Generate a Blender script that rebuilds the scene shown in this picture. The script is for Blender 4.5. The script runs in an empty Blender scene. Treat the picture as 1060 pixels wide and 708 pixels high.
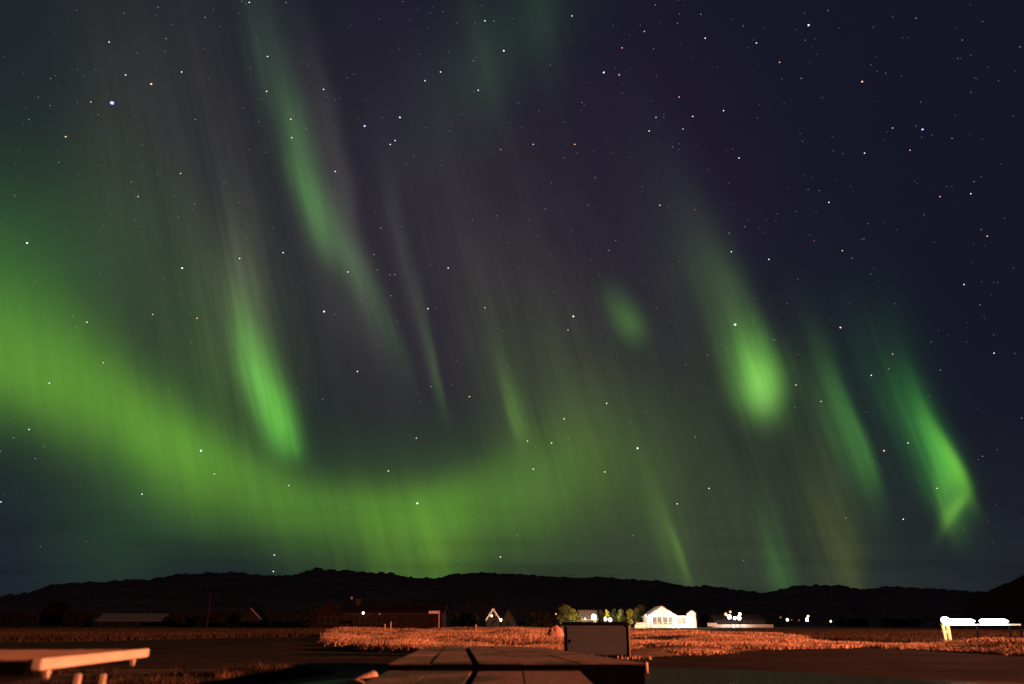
import bpy, bmesh, math, random
import numpy as np
from mathutils import Vector, Matrix

# ------------------------------------------------------------------ camera
sc = bpy.context.scene
F_PX, CX, CY, HOR = 800.0, 530.0, 354.0, 645.0
TH = math.atan((HOR - CY) / F_PX)
K = 1.295       # stretch of distances for the buildings, hills and trees
EYE = Vector((0, 0, 1.0))
cam_d = bpy.data.cameras.new('camera')
cam = bpy.data.objects.new('camera', cam_d)
sc.collection.objects.link(cam)
cam.location = EYE
cam.rotation_euler = (math.pi / 2 + TH, 0, 0)
cam_d.sensor_width = 36.0
cam_d.lens = 36.0 * F_PX / 1060.0
cam_d.clip_start = 0.05
cam_d.clip_end = 60000
cam_d.dof.use_dof = True
cam_d.dof.focus_distance = 400.0
cam_d.dof.aperture_fstop = 0.85
sc.camera = cam

# ------------------------------------------------------------------ render settings
sc.render.engine = 'CYCLES'
sc.view_settings.view_transform = 'Standard'
sc.view_settings.look = 'None'
sc.view_settings.exposure = 0.0
sc.view_settings.gamma = 1.0
sc.cycles.use_denoising = True
sc.cycles.max_bounces = 4
sc.cycles.diffuse_bounces = 2
sc.cycles.sample_clamp_indirect = 3.0

# ------------------------------------------------------------------ world: night sky with aurora (by direction)
world = bpy.data.worlds.new('World')
sc.world = world
world.use_nodes = True
wt = world.node_tree
wt.nodes.clear()
WL = wt.links.new


def nd(tree, typ, **kw):
    n = tree.nodes.new(typ)
    for k, v in kw.items():
        setattr(n, k, v)
    return n


def mth(tree, op, a, b=None, c=None, clamp=False):
    n = nd(tree, 'ShaderNodeMath', operation=op)
    n.use_clamp = clamp
    for i, v in enumerate((a, b, c)):
        if v is None:
            continue
        if isinstance(v, (int, float)):
            n.inputs[i].default_value = v
        else:
            tree.links.new(v, n.inputs[i])
    return n.outputs[0]


def vm(tree, op, *a):
    n = nd(tree, 'ShaderNodeVectorMath', operation=op)
    for i, v in enumerate(a):
        if isinstance(v, (tuple, list)):
            n.inputs[i].default_value = v
        else:
            tree.links.new(v, n.inputs[i])
    return n


# one auroral patch: an elongated glow with its own fall-off on each of its four sides
pg = bpy.data.node_groups.new('auroral_patch', 'ShaderNodeTree')
for nm, st in (('P', 'NodeSocketVector'), ('C', 'NodeSocketVector'), ('Rot', 'NodeSocketFloat'), ('L', 'NodeSocketFloat'),
               ('R', 'NodeSocketFloat'), ('U', 'NodeSocketFloat'), ('D', 'NodeSocketFloat')):
    pg.interface.new_socket(nm, in_out='INPUT', socket_type=st)
pg.interface.new_socket('Fac', in_out='OUTPUT', socket_type='NodeSocketFloat')
gi = nd(pg, 'NodeGroupInput')
go = nd(pg, 'NodeGroupOutput')
vd = vm(pg, 'SUBTRACT', gi.outputs['P'], gi.outputs['C'])
vr = nd(pg, 'ShaderNodeVectorRotate', rotation_type='Z_AXIS')
pg.links.new(vd.outputs[0], vr.inputs['Vector'])
pg.links.new(gi.outputs['Rot'], vr.inputs['Angle'])
sx = nd(pg, 'ShaderNodeSeparateXYZ')
pg.links.new(vr.outputs[0], sx.inputs[0])
xr = mth(pg, 'DIVIDE', sx.outputs[0], gi.outputs['R'])
xl = mth(pg, 'DIVIDE', mth(pg, 'MULTIPLY', sx.outputs[0], -1.0), gi.outputs['L'])
yu = mth(pg, 'DIVIDE', sx.outputs[1], gi.outputs['U'])
yd = mth(pg, 'DIVIDE', mth(pg, 'MULTIPLY', sx.outputs[1], -1.0), gi.outputs['D'])
xx = mth(pg, 'MAXIMUM', xr, xl)
yy = mth(pg, 'MAXIMUM', yu, yd)
ss = mth(pg, 'ADD', mth(pg, 'MULTIPLY', xx, xx), mth(pg, 'MULTIPLY', yy, yy))
pg.links.new(mth(pg, 'EXPONENT', mth(pg, 'MULTIPLY', ss, -0.75)), go.inputs['Fac'])

# sky chart: gnomonic coordinates around the point of the sky due north at elevation TH, in small fixed units
tc = nd(wt, 'ShaderNodeTexCoord')
DIRV = tc.outputs['Generated']
fwd = (0, math.cos(TH), math.sin(TH))
upv = (0, -math.sin(TH), math.cos(TH))
w_ = vm(wt, 'DOT_PRODUCT', DIRV, fwd).outputs['Value']
wc = mth(wt, 'MAXIMUM', w_, 0.08)
U_ = mth(wt, 'DIVIDE', vm(wt, 'DOT_PRODUCT', DIRV, (1, 0, 0)).outputs['Value'], wc)
V_ = mth(wt, 'DIVIDE', vm(wt, 'DOT_PRODUCT', DIRV, upv).outputs['Value'], wc)
X = mth(wt, 'MULTIPLY_ADD', U_, F_PX, CX)
Yd = mth(wt, 'MULTIPLY_ADD', V_, -F_PX, CY)      # grows downwards
# magnetic field lines converge far above: the ray coordinate
ray = mth(wt, 'DIVIDE', mth(wt, 'ADD', X, 490.0), mth(wt, 'ADD', Yd, 3390.0))


def combine(x, y, z=0.0):
    n = nd(wt, 'ShaderNodeCombineXYZ')
    for i, v in enumerate((x, y, z)):
        if isinstance(v, (int, float)):
            n.inputs[i].default_value = v
        else:
            WL(v, n.inputs[i])
    return n.outputs[0]


def noise(vec, scale, detail=2.0, rough=0.5, dim='3D'):
    n = nd(wt, 'ShaderNodeTexNoise', noise_dimensions=dim)
    n.inputs['Scale'].default_value = scale
    n.inputs['Detail'].default_value = detail
    n.inputs['Roughness'].default_value = rough
    WL(vec, n.inputs['Vector'])
    return n


# gentle wandering of the curtain folds
wob = noise(combine(X, Yd), 0.006, 2.0)
wsep = nd(wt, 'ShaderNodeSeparateColor')
WL(wob.outputs['Color'], wsep.inputs[0])
Xw = mth(wt, 'ADD', X, mth(wt, 'MULTIPLY_ADD', wsep.outputs[0], 26.0, -13.0))
Yw = mth(wt, 'ADD', Yd, mth(wt, 'MULTIPLY_ADD', wsep.outputs[1], 26.0, -13.0))
P = combine(Xw, mth(wt, 'MULTIPLY', Yw, -1.0))
# rays
rn1 = noise(combine(mth(wt, 'MULTIPLY', ray, 100.0), mth(wt, 'MULTIPLY', Yd, 0.0028)), 1.0, 3.0, 0.55)
rn2 = noise(combine(mth(wt, 'MULTIPLY', ray, 420.0), mth(wt, 'MULTIPLY', Yd, 0.005)), 1.0, 2.0, 0.5)
rmod = mth(wt, 'ADD', mth(wt, 'MULTIPLY_ADD', rn1.outputs['Fac'], 1.75, -0.06),
           mth(wt, 'MULTIPLY_ADD', rn2.outputs['Fac'], 0.75, -0.20))

acc_a = combine(0.0, 0.0, 0.0)      # rayed light
acc_b = combine(0.0078, 0.0084, 0.0185)   # smooth sky glow


def patch(c, s, l, r, u, d, col, smooth=False):
    global acc_a, acc_b
    g = nd(wt, 'ShaderNodeGroup')
    g.node_tree = pg
    WL(P, g.inputs['P'])
    g.inputs['C'].default_value = (c[0], -c[1], 0)
    g.inputs['Rot'].default_value = -math.atan(s)
    for k, v in (('L', l), ('R', r), ('U', u), ('D', d)):
        g.inputs[k].default_value = v
    cn = combine(g.outputs[0], g.outputs[0], g.outputs[0])
    n = nd(wt, 'ShaderNodeVectorMath', operation='MULTIPLY_ADD')
    WL(cn, n.inputs[0])
    n.inputs[1].default_value = col
    WL(acc_b if smooth else acc_a, n.inputs[2])
    if smooth:
        acc_b = n.outputs[0]
    else:
        acc_a = n.outputs[0]


SKY = [  # centre, lean, widths left/right, fades up/down, light, smooth
    ((60, 120), 0.2, 260, 200, 300, 330, (0.008, 0.012, 0.007), 1),
    ((40, 590), 0, 260, 260, 110, 200, (0.003, 0.005, 0.005), 1),
    ((480, 300), 0.3, 160, 190, 260, 230, (0.011, 0.007, 0.007), 1),
    ((850, 620), 0, 300, 350, 110, 200, (0.010, 0.014, 0.008), 1),
    ((520, 50), -0.8, 45, 40, 110, 110, (0.005, 0.017, 0.005), 1),
    ((500, 70), 0.2, 14, 16, 100, 60, (0.004, 0.010, 0.004), 0),
    ((560, 20), 0.2, 14, 16, 100, 60, (0.004, 0.012, 0.004), 0),
    ((470, 270), 0.27, 90, 110, 160, 120, (0.011, 0.008, 0.010), 0),
    ((640, 400), 0.30, 110, 90, 120, 120, (0.006, 0.006, 0.004), 0),
    ((400, 60), 0.25, 60, 90, 200, 160, (0.0008, 0.000, 0.003), 1),
    ((700, 200), 0.3, 110, 120, 200, 160, (0.0032, 0.0002, 0.006), 1),
    ((0, 290), 0.2, 200, 110, 95, 120, (0.012, 0.060, 0.006), 1),
    ((110, 350), 0.15, 100, 80, 120, 110, (0.010, 0.018, 0.002), 1),
    ((140, 520), -0.6, 60, 60, 110, 90, (0.008, 0.030, 0.003), 1),
    ((230, 230), 0.15, 50, 45, 220, 110, (0.022, 0.018, 0.016), 0),
    ((130, 200), 0.13, 45, 40, 180, 120, (0.014, 0.014, 0.008), 0),
    ((432, 585), 0.1, 80, 60, 60, 100, (0.044, 0.105, 0.004), 0),
    ((400, 490), 0.0, 170, 180, 50, 60, (0.008, 0.026, 0.002), 1),
    # bright knot on the left
    ((284, 440), 0.34, 12, 15, 60, 24, (0.064, 0.28, 0.024), 0),
    ((260, 382), 0.20, 10, 15, 54, 44, (0.072, 0.23, 0.034), 0),
    ((306, 462), 0.28, 12, 9, 42, 12, (0.032, 0.14, 0.012), 0),
    ((262, 400), 0.25, 34, 38, 110, 60, (0.024, 0.050, 0.006), 0),
    ((250, 310), 0.13, 22, 22, 70, 60, (0.040, 0.045, 0.024), 0),
    ((215, 400), 0.15, 40, 30, 120, 70, (0.014, 0.034, 0.003), 0),
    # long ribbon
    ((275, 70), 0.16, 14, 22, 80, 70, (0.014, 0.028, 0.016), 0),
    ((303, 160), 0.24, 9, 18, 60, 60, (0.028, 0.082, 0.020), 0),
    ((325, 222), 0.46, 10, 16, 46, 40, (0.030, 0.094, 0.020), 0),
    ((362, 262), 0.50, 12, 12, 45, 45, (0.020, 0.050, 0.014), 0),
    ((398, 320), 0.36, 18, 7, 60, 60, (0.016, 0.034, 0.012), 0),
    ((350, 170), 0.24, 36, 10, 130, 100, (0.020, 0.018, 0.017), 1),
    ((376, 270), 0.26, 40, 9, 90, 110, (0.016, 0.014, 0.013), 1),
    ((330, 330), 0.2, 40, 50, 120, 90, (0.010, 0.011, 0.006), 0),
    ((452, 385), 0.25, 6, 3, 70, 34, (0.020, 0.042, 0.011), 0),
    ((420, 270), 0.20, 8, 8, 80, 90, (0.011, 0.014, 0.010), 0),
    # middle
    ((533, 435), 0.27, 4, 14, 50, 20, (0.034, 0.085, 0.008), 0),
    ((540, 450), 0.27, 30, 60, 120, 70, (0.014, 0.030, 0.004), 0),
    ((605, 450), 0.25, 50, 40, 80, 70, (0.014, 0.024, 0.001), 0),
    ((651, 335), 0.60, 12, 12, 28, 18, (0.030, 0.095, 0.014), 1),
    ((560, 330), 0.3, 60, 70, 120, 100, (0.007, 0.007, 0.003), 0),
    ((660, 560), 0.1, 150, 140, 130, 200, (0.012, 0.020, 0.001), 1),
    ((780, 520), 0.3, 120, 90, 150, 120, (0.014, 0.019, 0.005), 0),
    # knot right of centre
    ((786, 392), 0.46, 23, 19, 36, 28, (0.110, 0.37, 0.036), 0),
    ((793, 408), 0.38, 16, 12, 28, 17, (0.090, 0.20, 0.045), 1),
    ((764, 325), 0.42, 26, 14, 60, 55, (0.018, 0.045, 0.009), 0),
    ((740, 290), 0.40, 40, 22, 120, 100, (0.013, 0.018, 0.008), 1),
    # right curtains
    ((893, 465), 0.36, 14, 5, 62, 34, (0.024, 0.110, 0.012), 0),
    ((870, 430), 0.33, 26, 10, 60, 70, (0.014, 0.040, 0.008), 0),
    ((868, 560), 0.22, 22, 14, 80, 60, (0.034, 0.042, 0.003), 0),
    ((808, 585), 0.25, 12, 10, 50, 40, (0.014, 0.060, 0.008), 0),
    ((704, 580), 0.34, 4, 3, 40, 22, (0.034, 0.066, 0.006), 1),
    ((690, 560), 0.3, 12, 14, 60, 40, (0.015, 0.040, 0.005), 0),
    ((960, 445), 0.42, 22, 12, 50, 50, (0.018, 0.120, 0.012), 0),
    ((991, 488), 0.52, 11, 5, 42, 24, (0.105, 0.36, 0.024), 1),
    ((976, 500), 0.36, 14, 16, 50, 34, (0.020, 0.120, 0.014), 0),
    ((993, 524), -0.62, 7, 5, 13, 22, (0.080, 0.19, 0.016), 1),
    ((978, 525), 0.28, 5, 12, 40, 24, (0.040, 0.110, 0.012), 0),
    ((930, 400), 0.3, 60, 30, 80, 90, (0.004, 0.020, 0.006), 0),
]
for q in SKY:
    patch(q[0], q[1], q[2], q[3], q[4], q[5], q[6], bool(q[7]))


# the long low arc: its height, brightness and fades vary along the sky
def fcurve(pts, x0=-200.0, x1=1200.0, scale=1.0):
    n = nd(wt, 'ShaderNodeFloatCurve')
    cm = n.mapping
    cm.use_clip = False
    cv = cm.curves[0]
    while len(cv.points) > 2:
        cv.points.remove(cv.points[1])
    P2 = [((px - x0) / (x1 - x0), v / scale) for px, v in pts]
    cv.points[0].location = P2[0]
    cv.points[1].location = P2[-1]
    for p in P2[1:-1]:
        cv.points.new(*p)
    cm.update()
    WL(mth(wt, 'DIVIDE', mth(wt, 'SUBTRACT', Xw, x0), x1 - x0, clamp=True), n.inputs['Value'])
    return mth(wt, 'MULTIPLY', n.outputs[0], scale)


arc_y = fcurve([(-200, 262), (0, 373), (50, 392), (100, 416), (136, 437), (200, 474), (245, 495), (300, 515), (355, 525), (405, 528), (450, 526),
                (520, 517), (573, 505), (640, 486), (760, 460), (1200, 400)], scale=1000)
arc_a = fcurve([(-200, .9), (0, .84), (100, .92), (180, .94), (250, .80), (320, .64), (400, .58), (440, .60), (500, .50), (560, .40),
                (620, .16), (680, .07), (760, .0), (1200, .0)])
arc_u = fcurve([(-200, 80), (0, 74), (100, 54), (180, 42), (250, 31), (320, 25), (400, 24), (480, 30), (540, 44), (600, 56), (1200, 80)], scale=1000)
arc_d = fcurve([(-200, 45), (0, 44), (100, 48), (200, 50), (300, 38), (380, 36), (430, 40), (480, 40), (540, 46), (1200, 60)], scale=1000)
dy = mth(wt, 'SUBTRACT', arc_y, Yw)
ay = mth(wt, 'MAXIMUM', mth(wt, 'DIVIDE', dy, arc_u), mth(wt, 'DIVIDE', mth(wt, 'MULTIPLY', dy, -1.0), arc_d))
arc_a = mth(wt, 'MAXIMUM', arc_a, 0.0)
ag = mth(wt, 'MULTIPLY', mth(wt, 'EXPONENT', mth(wt, 'MULTIPLY', mth(wt, 'MULTIPLY', ay, ay), -0.75)), arc_a)
acomb = combine(ag, ag, ag)
n = nd(wt, 'ShaderNodeVectorMath', operation='MULTIPLY_ADD')
WL(acomb, n.inputs[0])
n.inputs[1].default_value = (0.090, 0.250, 0.009)
an = nd(wt, 'ShaderNodeVectorMath', operation='MULTIPLY')
rsoft = mth(wt, 'MULTIPLY_ADD', rmod, 0.35, 0.65)
WL(n.outputs[0], an.inputs[0])
WL(combine(rsoft, rsoft, rsoft), an.inputs[1])
n.inputs[2].default_value = (0, 0, 0)
a2 = nd(wt, 'ShaderNodeVectorMath', operation='MULTIPLY')
WL(acc_a, a2.inputs[0])
WL(combine(rmod, rmod, rmod), a2.inputs[1])
tot = vm(wt, 'ADD', vm(wt, 'ADD', an.outputs[0], a2.outputs[0]).outputs[0], acc_b).outputs[0]
# thin low cloud bars near the horizon, seen against the glow
cl = noise(combine(mth(wt, 'MULTIPLY', X, 0.004), mth(wt, 'MULTIPLY', Yd, 0.045)), 1.0, 3.0)
lowband = mth(wt, 'MULTIPLY', mth(wt, 'SUBTRACT', Yd, 500.0), 0.011, clamp=True)
cfac = mth(wt, 'MULTIPLY', mth(wt, 'MULTIPLY', mth(wt, 'SUBTRACT', cl.outputs['Fac'], 0.47), 4.0, clamp=True), lowband)
cmul = mth(wt, 'MULTIPLY_ADD', cfac, -0.24, 1.0)
# airglow mottling
mo = noise(combine(X, Yd), 0.02, 4.0, 0.6)
cmul = mth(wt, 'MULTIPLY', cmul, mth(wt, 'MULTIPLY_ADD', mo.outputs['Fac'], 0.16, 0.92))
tot = vm(wt, 'MULTIPLY', tot, combine(cmul, cmul, cmul)).outputs[0]
bg = nd(wt, 'ShaderNodeBackground')
WL(tot, bg.inputs['Color'])
bg.inputs['Strength'].default_value = 1.0
wo = nd(wt, 'ShaderNodeOutputWorld')
WL(bg.outputs[0], wo.inputs['Surface'])
world.cycles.sampling_method = 'MANUAL'
world.cycles.sample_map_resolution = 512


# ------------------------------------------------------------------ the orange street lighting behind the camera
def spot(name, loc, target, power, col, size, blend, radius):
    l = bpy.data.lights.new(name, 'SPOT')
    l.energy = power
    l.color = col
    l.spot_size = math.radians(size)
    l.spot_blend = blend
    l.shadow_soft_size = radius
    o = bpy.data.objects.new(name, l)
    sc.collection.objects.link(o)
    o.location = loc
    o.rotation_euler = (Vector(target) - Vector(loc)).to_track_quat('-Z', 'Y').to_euler()
    return o


spot('street_light', (82, 2, 10), (12, 55, 0), 9.0e5, (1.0, 0.285, 0.13), 130, 0.6, 0.3)


def pt(name, loc, power, col=(1, .75, .5), r=.15):
    l = bpy.data.lights.new(name, 'POINT')
    l.energy = power
    l.color = col
    l.shadow_soft_size = r
    o = bpy.data.objects.new(name, l)
    sc.collection.objects.link(o)
    o.location = loc
    return o


# ------------------------------------------------------------------ helpers
rnd = random.Random(7)
rng = np.random.default_rng(5)


def direction(px, py):
    v = py - CY
    return Vector((px - CX, F_PX * math.cos(TH) + v * math.sin(TH), F_PX * math.sin(TH) - v * math.cos(TH)))


def G(px, py, z=0.0):
    d = direction(px, py)
    t = (z - EYE.z) / d.z
    return Vector((d.x * t, d.y * t, z))


def S(px, py, dist):
    """the point seen in that direction at that distance north of the camera"""
    d = direction(px, py)
    return EYE + d * (dist / d.y)


def bmat(name):
    m = bpy.data.materials.new(name)
    m.use_nodes = True
    return m, m.node_tree, m.node_tree.nodes['Principled BSDF']


def mat(name, col, col2=None, scale=4.0, rough=0.8, bump=0.0, metallic=0.0, bscale=None, stretch=(1, 1, 1), spec=0.3, thr=(0.3, 0.7)):
    m, t, b = bmat(name)
    b.inputs['Roughness'].default_value = rough
    b.inputs['Metallic'].default_value = metallic
    b.inputs['Specular IOR Level'].default_value = spec
    c2 = col2 or tuple(c * 0.7 for c in col)
    co = nd(t, 'ShaderNodeTexCoord')
    mp = nd(t, 'ShaderNodeMapping')
    mp.inputs['Scale'].default_value = stretch
    t.links.new(co.outputs['Object'], mp.inputs[0])
    nz = nd(t, 'ShaderNodeTexNoise')
    nz.inputs['Scale'].default_value = scale
    nz.inputs['Detail'].default_value = 6
    nz.inputs['Roughness'].default_value = 0.6
    t.links.new(mp.outputs[0], nz.inputs['Vector'])
    r = nd(t, 'ShaderNodeValToRGB')
    r.color_ramp.elements[0].position = thr[0]
    r.color_ramp.elements[1].position = thr[1]
    r.color_ramp.elements[0].color = (*c2, 1)
    r.color_ramp.elements[1].color = (*col, 1)
    t.links.new(nz.outputs['Fac'], r.inputs[0])
    t.links.new(r.outputs[0], b.inputs['Base Color'])
    if bump:
        n2 = nd(t, 'ShaderNodeTexNoise')
        n2.inputs['Scale'].default_value = bscale or scale * 4
        n2.inputs['Detail'].default_value = 5
        t.links.new(mp.outputs[0], n2.inputs['Vector'])
        bp = nd(t, 'ShaderNodeBump')
        bp.inputs['Strength'].default_value = bump
        bp.inputs['Distance'].default_value = 0.05
        t.links.new(n2.outputs['Fac'], bp.inputs['Height'])
        t.links.new(bp.outputs[0], b.inputs['Normal'])
    return m


def emat(name, col, strength, nee=True):
    m, t, b = bmat(name)
    b.inputs['Base Color'].default_value = (0.02, 0.02, 0.02, 1)
    b.inputs['Emission Color'].default_value = (*col, 1)
    b.inputs['Emission Strength'].default_value = strength
    if not nee:
        m.cycles.emission_sampling = 'NONE'
    return m


def link(name, me, m, parent=None):
    o = bpy.data.objects.new(name, me)
    sc.collection.objects.link(o)
    if m is not None:
        me.materials.append(m)
    if parent is not None:
        o.parent = parent
    return o


def mesh(name, vs, fs, m, parent=None, smooth=False):
    me = bpy.data.meshes.new(name)
    me.from_pydata([tuple(v) for v in vs], [], fs)
    if smooth:
        me.polygons.foreach_set('use_smooth', [True] * len(me.polygons))
    me.update()
    return link(name, me, m, parent)


def tag(o, label=None, cat=None, group=None, kind=None):
    for k, v in (('label', label), ('category', cat), ('group', group), ('kind', kind)):
        if v:
            o[k] = v
    return o


def empty(name, loc, rz=0.0, label=None, cat=None, group=None):
    o = bpy.data.objects.new(name, None)
    sc.collection.objects.link(o)
    o.location = loc
    o.rotation_euler = (0, 0, rz)
    return tag(o, label, cat, group)


class MB:
    """collects shapes into one mesh"""

    def __init__(self):
        self.bm = bmesh.new()

    def box(self, c, s, rz=0.0, bev=0.0, rx=0.0, ry=0.0):
        M = Matrix.Translation(c) @ Matrix.Rotation(rz, 4, 'Z') @ Matrix.Rotation(rx, 4, 'X') @ Matrix.Rotation(ry, 4, 'Y') @ Matrix.Diagonal((*s, 1))
        r = bmesh.ops.create_cube(self.bm, size=1.0, matrix=M)
        if bev:
            es = list({e for v in r['verts'] for e in v.link_edges})
            bmesh.ops.bevel(self.bm, geom=es, offset=bev, segments=2, affect='EDGES')
        return self

    def prism(self, pts, vec):
        a = [self.bm.verts.new(p) for p in pts]
        b = [self.bm.verts.new(Vector(p) + Vector(vec)) for p in pts]
        n = len(a)
        self.bm.faces.new(a)
        self.bm.faces.new(b[::-1])
        for i in range(n):
            self.bm.faces.new((a[i], b[i], b[(i + 1) % n], a[(i + 1) % n]))
        return self

    def tube(self, p0, p1, r0, r1=None, seg=12, dome=False):
        p0, p1 = Vector(p0), Vector(p1)
        r1 = r0 if r1 is None else r1
        ax = (p1 - p0)
        q = ax.to_track_quat('Z', 'Y')
        prof = [(0, r0), (1, r1)]
        L = ax.length
        rings = []
        steps = [(0.0, r0), (L, r1)]
        if dome:
            steps = [(0.0, r0), (L - r1, r1)] + [(L - r1 + r1 * math.sin(a), r1 * math.cos(a)) for a in (0.4, 0.8, 1.15, 1.4)]
        for h, r in steps:
            rings.append([self.bm.verts.new(p0 + q @ Vector((r * math.cos(2 * math.pi * k / seg), r * math.sin(2 * math.pi * k / seg), h))) for k in range(seg)])
        for a, b in zip(rings, rings[1:]):
            for k in range(seg):
                self.bm.faces.new((a[k], a[(k + 1) % seg], b[(k + 1) % seg], b[k]))
        self.bm.faces.new(rings[0][::-1])
        self.bm.faces.new(rings[-1])
        return self

    def ball(self, c, r, sub=2, sq=(1, 1, 1)):
        bmesh.ops.create_icosphere(self.bm, subdivisions=sub, radius=r, matrix=Matrix.Translation(c) @ Matrix.Diagonal((*sq, 1)))
        return self

    def build(self, name, m, parent=None, smooth=False):
        bmesh.ops.recalc_face_normals(self.bm, faces=self.bm.faces)
        me = bpy.data.meshes.new(name)
        self.bm.to_mesh(me)
        self.bm.free()
        if smooth:
            me.polygons.foreach_set('use_smooth', [True] * len(me.polygons))
        return link(name, me, m, parent)


# ------------------------------------------------------------------ value noise for terrain
def vnoise(x, y, seed=0):
    x = np.asarray(x, float)
    y = np.asarray(y, float)
    xi, yi = np.floor(x).astype(np.int64), np.floor(y).astype(np.int64)
    fx, fy = x - xi, y - yi
    fx, fy = fx * fx * (3 - 2 * fx), fy * fy * (3 - 2 * fy)

    def h(i, j):
        n = (i * 374761393 + j * 668265263 + seed * 982451653) & 0x7fffffff
        n = ((n ^ (n >> 13)) * 1274126177) & 0x7fffffff
        return ((n ^ (n >> 16)) & 0xffff) / 65535.0
    a, b, c, d = h(xi, yi), h(xi + 1, yi), h(xi, yi + 1), h(xi + 1, yi + 1)
    return (a * (1 - fx) + b * fx) * (1 - fy) + (c * (1 - fx) + d * fx) * fy


def fbm(x, y, seed=0, o=4):
    s, a, t = 0, 1.0, 0
    for k in range(o):
        s = s + a * vnoise(x * 2 ** k, y * 2 ** k, seed + k)
        t += a
        a *= 0.5
    return s / t


# ------------------------------------------------------------------ materials
M = {}
M['ground'] = mat('dry_heath_ground', (0.10, 0.055, 0.03), (0.045, 0.028, 0.018), 0.12, 0.95, 0.9, bscale=1.2)
M['asphalt'] = mat('asphalt', (0.075, 0.052, 0.045), (0.026, 0.020, 0.019), 0.3, 0.95, 0.15, bscale=30, spec=0.04)
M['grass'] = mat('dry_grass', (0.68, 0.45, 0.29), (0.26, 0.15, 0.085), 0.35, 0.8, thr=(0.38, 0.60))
M['grass_dim'] = mat('dim_lit_grass', (0.075, 0.046, 0.026), (0.018, 0.013, 0.009), 0.12, 0.85)  # dry grass with a lowered colour, standing in for weaker lamplight
M['grass_near'] = mat('near_grass', (0.20, 0.11, 0.06), (0.015, 0.012, 0.008), 1.6, 0.85, thr=(.5, .68))
M['verge'] = mat('verge_soil', (0.34, 0.20, 0.12), (0.10, 0.06, 0.035), 0.4, 0.95, 0.6, bscale=3)
M['hill'] = mat('wooded_hill', (0.36, 0.22, 0.16), (0.18, 0.11, 0.08), 0.02, 1.0, 0.8, bscale=0.25, spec=0)
M['hill_red'] = mat('bare_hill', (0.22, 0.07, 0.06), (0.10, 0.04, 0.035), 0.02, 1.0, 0.6, bscale=0.2, spec=0)
M['board_painted'] = mat('pale_painted_board', (0.66, 0.55, 0.44), (0.50, 0.40, 0.31), 3.0, 0.55, 0.2, stretch=(1, 6, 6))
M['board_worn'] = mat('weathered_board', (0.42, 0.27, 0.18), (0.24, 0.15, 0.10), 2.0, 0.75, 0.4, stretch=(1, 6, 6))
M['dark_frame'] = mat('dark_frame', (0.005, 0.005, 0.005), None, 3, 0.9, spec=0.02)
M['steel_dark'] = mat('dark_painted_steel', (0.075, 0.090, 0.105), (0.055, 0.066, 0.078), 1.5, 0.6, 0.1, stretch=(1, 1, 5), spec=0.05)
M['lit_steel_edge'] = mat('lit_steel_edge', (0.5, 0.36, 0.28), None, 3, 0.5)  # pale orange colour paints the lamplit side of the dark cabinet
M['post_wood'] = mat('post_wood', (0.60, 0.42, 0.30), (0.40, 0.26, 0.18), 6, 0.7, 0.2)
M['white_wall'] = mat('white_weatherboard', (0.80, 0.76, 0.70), (0.66, 0.62, 0.56), 0.8, 0.6, 0.3, bscale=2, stretch=(.2, .2, 6))
M['cream_roof'] = mat('pale_roof', (0.55, 0.50, 0.44), (0.40, 0.36, 0.31), 1.0, 0.7, 0.2)
M['dark_roof'] = mat('dark_roof', (0.03, 0.018, 0.016), None, 1.0, 0.7, 0.2, spec=0.04)
M['green_roof'] = mat('pale_metal_roof', (0.30, 0.36, 0.27), (0.18, 0.22, 0.16), 0.6, 0.5, 0.2, stretch=(6, .3, 1))
M['red_wall'] = mat('red_boarding', (0.030, 0.018, 0.016), (0.018, 0.011, 0.010), 1, 0.8, 0.2, spec=0.04)
M['grey_wall'] = mat('grey_boarding', (0.055, 0.05, 0.045), (0.035, 0.03, 0.028), 1, 0.8, 0.2, spec=0.04)
M['trim_dark'] = mat('unlit_trim', (0.06, 0.048, 0.042), None, 1, 0.8, spec=.05)  # trim colour darkened as if unlit, for window frames and gutter
M['trim'] = mat('white_trim', (0.78, 0.74, 0.68), None, 1, 0.6)
M['window_dark'] = mat('unlit_window', (0.02, 0.018, 0.016), None, 1, 0.4, spec=0.1)
M['window'] = mat('window_glass', (0.20, 0.19, 0.19), None, 1, 0.5, spec=0.1)
M['bark'] = mat('bark', (0.14, 0.09, 0.06), (0.07, 0.05, 0.035), 6, 0.9)
M['leaf'] = mat('leaves', (0.12, 0.14, 0.03), (0.06, 0.075, 0.02), 0.8, 0.7)
M['leaf_yellow'] = mat('yellowing_leaves', (0.30, 0.28, 0.05), (0.14, 0.14, 0.03), 0.8, 0.7)
M['shrub_dark'] = mat('dark_shrub_leaves', (0.05, 0.045, 0.025), None, 0.8, 0.8)
M['rock'] = mat('pale_rock', (0.60, 0.36, 0.26), (0.4, 0.22, 0.15), 1.5, 0.85, 0.5)
M['lamp_w'] = emat('lamp_white', (1.0, 0.93, 1.0), 26)
M['lamp_warm'] = emat('lamp_warm', (1.0, 0.72, 0.48), 9)
M['lamp_orange'] = emat('lamp_orange', (1.0, 0.42, 0.16), 2.4)
M['lit_window'] = emat('lit_window', (1.0, 0.42, 0.15), 1.0)
M['pole_dark'] = mat('tarred_pole', (0.035, 0.028, 0.024), None, 2, 0.9, spec=.05)
M['lamp_dim'] = emat('lamp_dim', (1.0, 0.28, 0.12), 0.22)

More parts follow.
